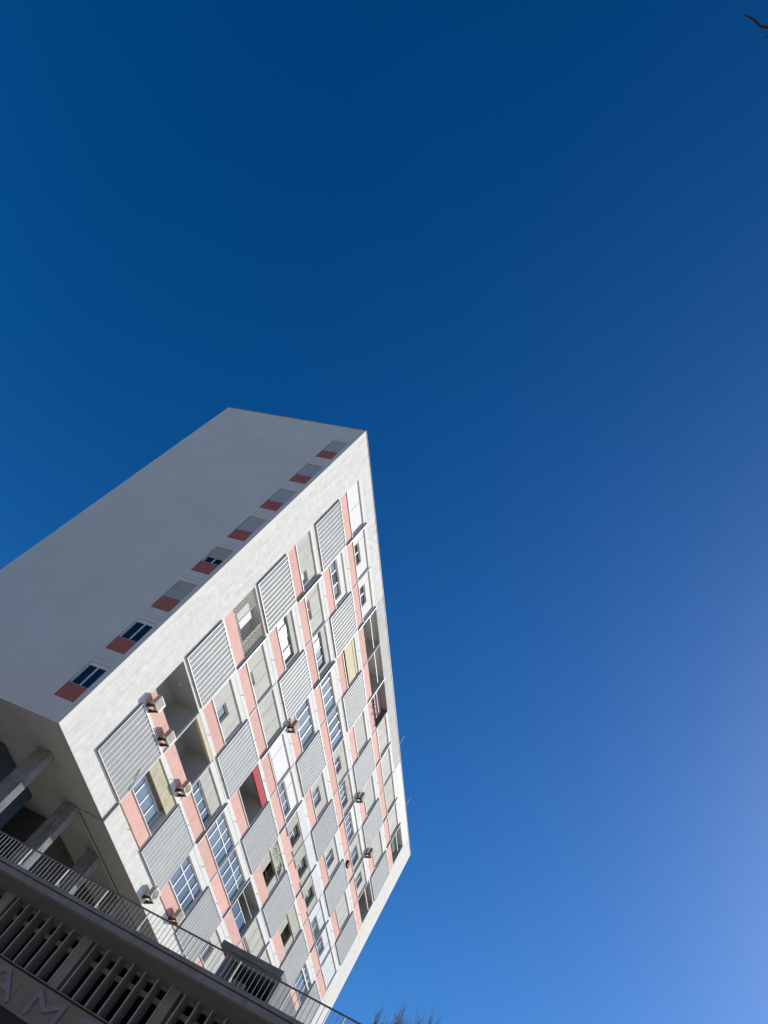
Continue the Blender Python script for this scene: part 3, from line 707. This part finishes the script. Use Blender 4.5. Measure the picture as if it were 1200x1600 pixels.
# raised letters, stroke outlines in (along the wall, height)
def stroke_poly(segs, wd):                    # union of thick round-ended strokes -> separate prisms in one mesh
    mb = MB()
    for n, ((a, b), (c, d)) in enumerate(segs):
        dx, dz = c - a, d - b; l = math.hypot(dx, dz); ux, uz = dx / l, dz / l; h = wd / 2; pts = []
        for q in range(7):
            t = math.pi / 2 + math.pi * q / 6
            pts.append((a + (ux * math.cos(t) - uz * math.sin(t)) * h, b + (uz * math.cos(t) + ux * math.sin(t)) * h))
        for q in range(7):
            t = -math.pi / 2 + math.pi * q / 6
            pts.append((c + (ux * math.cos(t) - uz * math.sin(t)) * h, d + (uz * math.cos(t) + ux * math.sin(t)) * h))
        e = 0.003 * n
        mb.prism([(XW - 0.055 - e, -p, q) for p, q in pts], (0.057 + e, 0, 0))
    return mb
zt, zb = -8.17, -8.69
# distances are measured along -y, so that the text reads from the street
stroke_poly([((7.44, zb), (7.87, zt)), ((7.87, zt), (8.05, zt)), ((8.05, zt), (8.55, zb)), ((7.62, -8.50), (8.35, -8.50))], 0.125).build('sign_letter', LETTER, pod, label='raised letter A')
stroke_poly([((9.20, zb), (9.20, zt)), ((9.20, zt), (9.63, -8.46)), ((9.63, -8.46), (10.07, zt)), ((10.07, zt), (10.07, zb))], 0.125).build('sign_letter', LETTER, pod, label='raised letter M')
stroke_poly([((10.74, zb), (10.74, zt)), ((10.74, zt), (11.15, zt)), ((11.15, zt), (11.30, -8.31)), ((11.30, -8.31), (11.15, -8.46)), ((11.15, -8.46), (10.74, -8.46))], 0.125).build('sign_letter', LETTER, pod, label='raised letter, only its upper corner in view')

# terrace railing
rx = XF + 0.12
rl = thing('terrace_railing', 'thin white bar railing with grey handrail along the terrace edge of the low shop building', 'railing', (rx, -9, -6.31))
MB().tube([(rx, Y0 + 0.3, -5.735), (rx, Y1 - 0.3, -5.735)], 0.022, 8).build('top_rail', RAILT, rl)
box(rx - 0.012, rx + 0.012, Y0 + 0.3, Y1 - 0.3, -6.30, -6.275).build('bottom_rail', RAILT, rl)
sp = 1.4555
for k in range(-9, 18):
    yp = -6.735 - sp * k
    if yp < Y0 + 2 or yp > Y1 - 1: continue
    MB().box(rx - 0.018, rx + 0.018, yp - 0.018, yp + 0.018, -6.31, -5.745).build('post', RAILM, rl)
    MB().tube([(rx + 0.01, yp, -6.12), (rx + 0.26, yp + 0.02, -6.31)], 0.012, 6).build('brace', RAILM, rl)
    b = MB()
    for q in range(1, 11):
        yy = yp - sp * q / 11
        b.tube([(rx, yy, -6.285), (rx, yy, -5.745)], 0.009, 5)
    b.build('baluster_panel', RAILM, rl)

# hut on the terrace
hx = -1.5
hut = thing('rooftop_hut', 'small dark grey open fronted hut with a flat roof on the shop building terrace', 'hut', (hx + 1, -13.3, -6.4))
MB().box(hx - 0.12, hx + 2.2, -14.19, -12.17, -4.89, -4.72).build('roof', HUTM, hut, bevel=0.01)
MB().box(hx, hx + 2.0, -12.66, -12.44, -6.40, -4.89).build('wall', HUTM, hut)
MB().box(hx, hx + 2.0, -14.19, -14.10, -6.40, -4.89).build('wall', HUTM, hut)
MB().box(hx + 1.9, hx + 2.0, -14.10, -12.66, -6.40, -4.89).build('rear_wall', DARKW, hut)
MB().box(hx + 0.02, hx + 0.10, -14.10, -12.66, -5.02, -4.89).build('lintel', HUTM, hut)
bp = thing('stored_boards', 'grey scuffed boards leaning inside the terrace hut', 'boards', (hx + 0.5, -13.2, -6.4))
MB().prism([(hx + 0.25, -13.25, -6.4), (hx + 0.30, -12.68, -6.4), (hx + 0.55, -12.70, -5.25), (hx + 0.50, -13.2, -5.25)], (0.04, 0, 0)).build('board', HUTP, bp)
MB().prism([(hx + 0.35, -13.95, -6.4), (hx + 0.35, -13.30, -6.4), (hx + 0.60, -13.30, -5.38), (hx + 0.60, -13.95, -5.46)], (0.04, 0, 0)).build('board', PODC, bp)

# ------------------------------------------------------------------ bare trees
def grow(mb, tw, p, d, length, r, depth, rng, up=0.25, spread=0.55, nb=3, keep=None, minr=0.006):
    n = max(3, int(length / 0.5)); pts = [p.copy()]; rad = [r]; q = p.copy(); dd = d.copy()
    for k in range(n):
        dd = (dd + Vector((rng.gauss(0, 0.09), rng.gauss(0, 0.09), rng.gauss(0, 0.05) + up * 0.12))).normalized()
        q = q + dd * (length / n); pts.append(q.copy()); rad.append(max(minr, r * (1 - 0.55 * (k + 1) / n)))
    (mb if depth > 1 else tw).tube(pts, rad, 7 if depth > 2 else (5 if depth > 1 else 3), cap=False)
    if depth == 0: return
    for k in range(nb + (1 if depth < 3 else 0)):
        t = 0.35 + 0.65 * (k + rng.random() * 0.6) / (nb + 1)
        idx = min(len(pts) - 2, int(t * (len(pts) - 1)))
        side = Vector((rng.gauss(0, 1), rng.gauss(0, 1), rng.gauss(0, 0.4))).normalized()
        nd = (dd * (1 - spread) + side * spread + Vector((0, 0, up))).normalized()
        if keep and not keep(pts[idx], nd): continue
        grow(mb, tw, pts[idx], nd, length * rng.uniform(0.55, 0.75), rad[idx] * 0.62, depth - 1, rng, up, spread, nb, keep, minr)
    grow(mb, tw, pts[-1], dd, length * 0.62, rad[-1] * 0.9, depth - 1, rng, up, spread, nb, keep, minr)
def bare_tree(name, base, h, label, seed, wid, lean=(0, 0)):
    rng = random.Random(seed)
    t = thing(name, label, 'tree', base)
    tr, lb, tw = MB(), MB(), MB()
    B = Vector(base); fork = h * 0.40
    tr.tube([B + Vector((0, 0, -0.2)), B + Vector((0.05, 0, fork * 0.5)), B + Vector((lean[0] * 0.3, lean[1] * 0.3, fork)), B + Vector((lean[0] * .5, lean[1] * .5, fork * 1.4))], [0.34, 0.26, 0.21, 0.12], 10)
    for k in range(7):
        a = k * 0.9 + rng.random() * 0.4
        d = Vector((math.cos(a) * 0.45 + lean[0] * 0.05, math.sin(a) * 0.45 + lean[1] * 0.05, 1)).normalized()
        grow(lb, tw, B + Vector((lean[0] * 0.3, lean[1] * 0.3, fork * (0.9 + 0.07 * (k % 3)))), d, h * 0.30, 0.12, 4, rng, up=0.42, spread=0.42, nb=4, minr=0.020)
    # scale to the wanted height
    mz = max(v[2] for v in tw.v); sc = (h - fork) / (mz - B.z - fork)
    for mb in (lb, tw): mb.v = [(B.x + (x - B.x) * wid, B.y + (y - B.y) * wid, B.z + fork + (z - B.z - fork) * sc) for x, y, z in mb.v]
    top = [v for v in tw.v if v[2] > B.z + h - 3.0]
    ox = sum(v[0] for v in top) / len(top) - B.x; oy = sum(v[1] for v in top) / len(top) - B.y
    for mb in (lb, tw):
        mb.v = [(x - ox * max(0, (z - B.z - fork) / (h - fork)), y - oy * max(0, (z - B.z - fork) / (h - fork)), z) for x, y, z in mb.v]
    tr.build('trunk', BARK, t, smooth=True); lb.build('limbs', BARK, t, smooth=True); tw.build('twigs', TWIG, t)
    return t
bare_tree('bare_tree', (34.95, -9.2, GZ), 24.0, 'leafless pale twigged street tree beyond the far end of the railing, larger crown', 5, 0.55)
bare_tree('bare_tree', (34.57, -7.6, GZ), 22.2, 'narrower leafless tree top beside the larger bare crown, nearer the tower', 9, 0.22)
# a near tree whose lowest bare branch reaches over the street
nt_ = thing('overhanging_tree', 'dark bare tree whose single crooked twig tip reaches in over the street', 'tree', (-20.9, -27.2, GZ))
tb, lb, tw = MB(), MB(), MB(); rng = random.Random(3)
B = Vector((-20.9, -27.2, GZ))
tb.tube([B, B + Vector((0.05, -0.1, 3)), B + Vector((-0.1, -0.1, 6.5)), B + Vector((0, -0.4, 9))], [0.24, 0.19, 0.15, 0.10], 10)
tip = Vector((-22.69, -22.00, -3.17))
path = [B + Vector((-0.1, -0.1, 6.4)), Vector((-21.3, -26.0, -5.2)), Vector((-21.9, -24.3, -3.9)), Vector((-22.30, -23.0, -3.34)), Vector((-22.50, -22.50, -3.22)), Vector((-22.57, -22.28, -3.17)), Vector((-22.60, -22.14, -3.19)), Vector((-22.66, -22.07, -3.18)), Vector((-22.70, -21.985, -3.16))]
lb.tube(path, [0.075, 0.05, 0.032, 0.022, 0.018, 0.015, 0.0135, 0.010, 0.006], 7)
tw.tube([Vector((-22.46, -22.6, -3.22)), Vector((-22.50, -22.42, -3.235)), Vector((-22.52, -22.2, -3.24))], [0.012, 0.010, 0.005], 5)
away = lambda p, d: d.y < -0.02 or p.y < -28
for k in range(6):
    d = Vector((math.cos(k * 1.05) * 0.5, -0.55 - 0.3 * rng.random(), 0.8)).normalized()
    grow(lb, tw, B + Vector((0, -0.3, 6.5 + 0.4 * k)), d, 2.6, 0.06, 3, rng, up=0.2, spread=0.5, nb=3, keep=away)
tb.build('trunk', TWIGD, nt_, smooth=True); lb.build('limbs', TWIGD, nt_, smooth=True); tw.build('twigs', TWIGD, nt_)
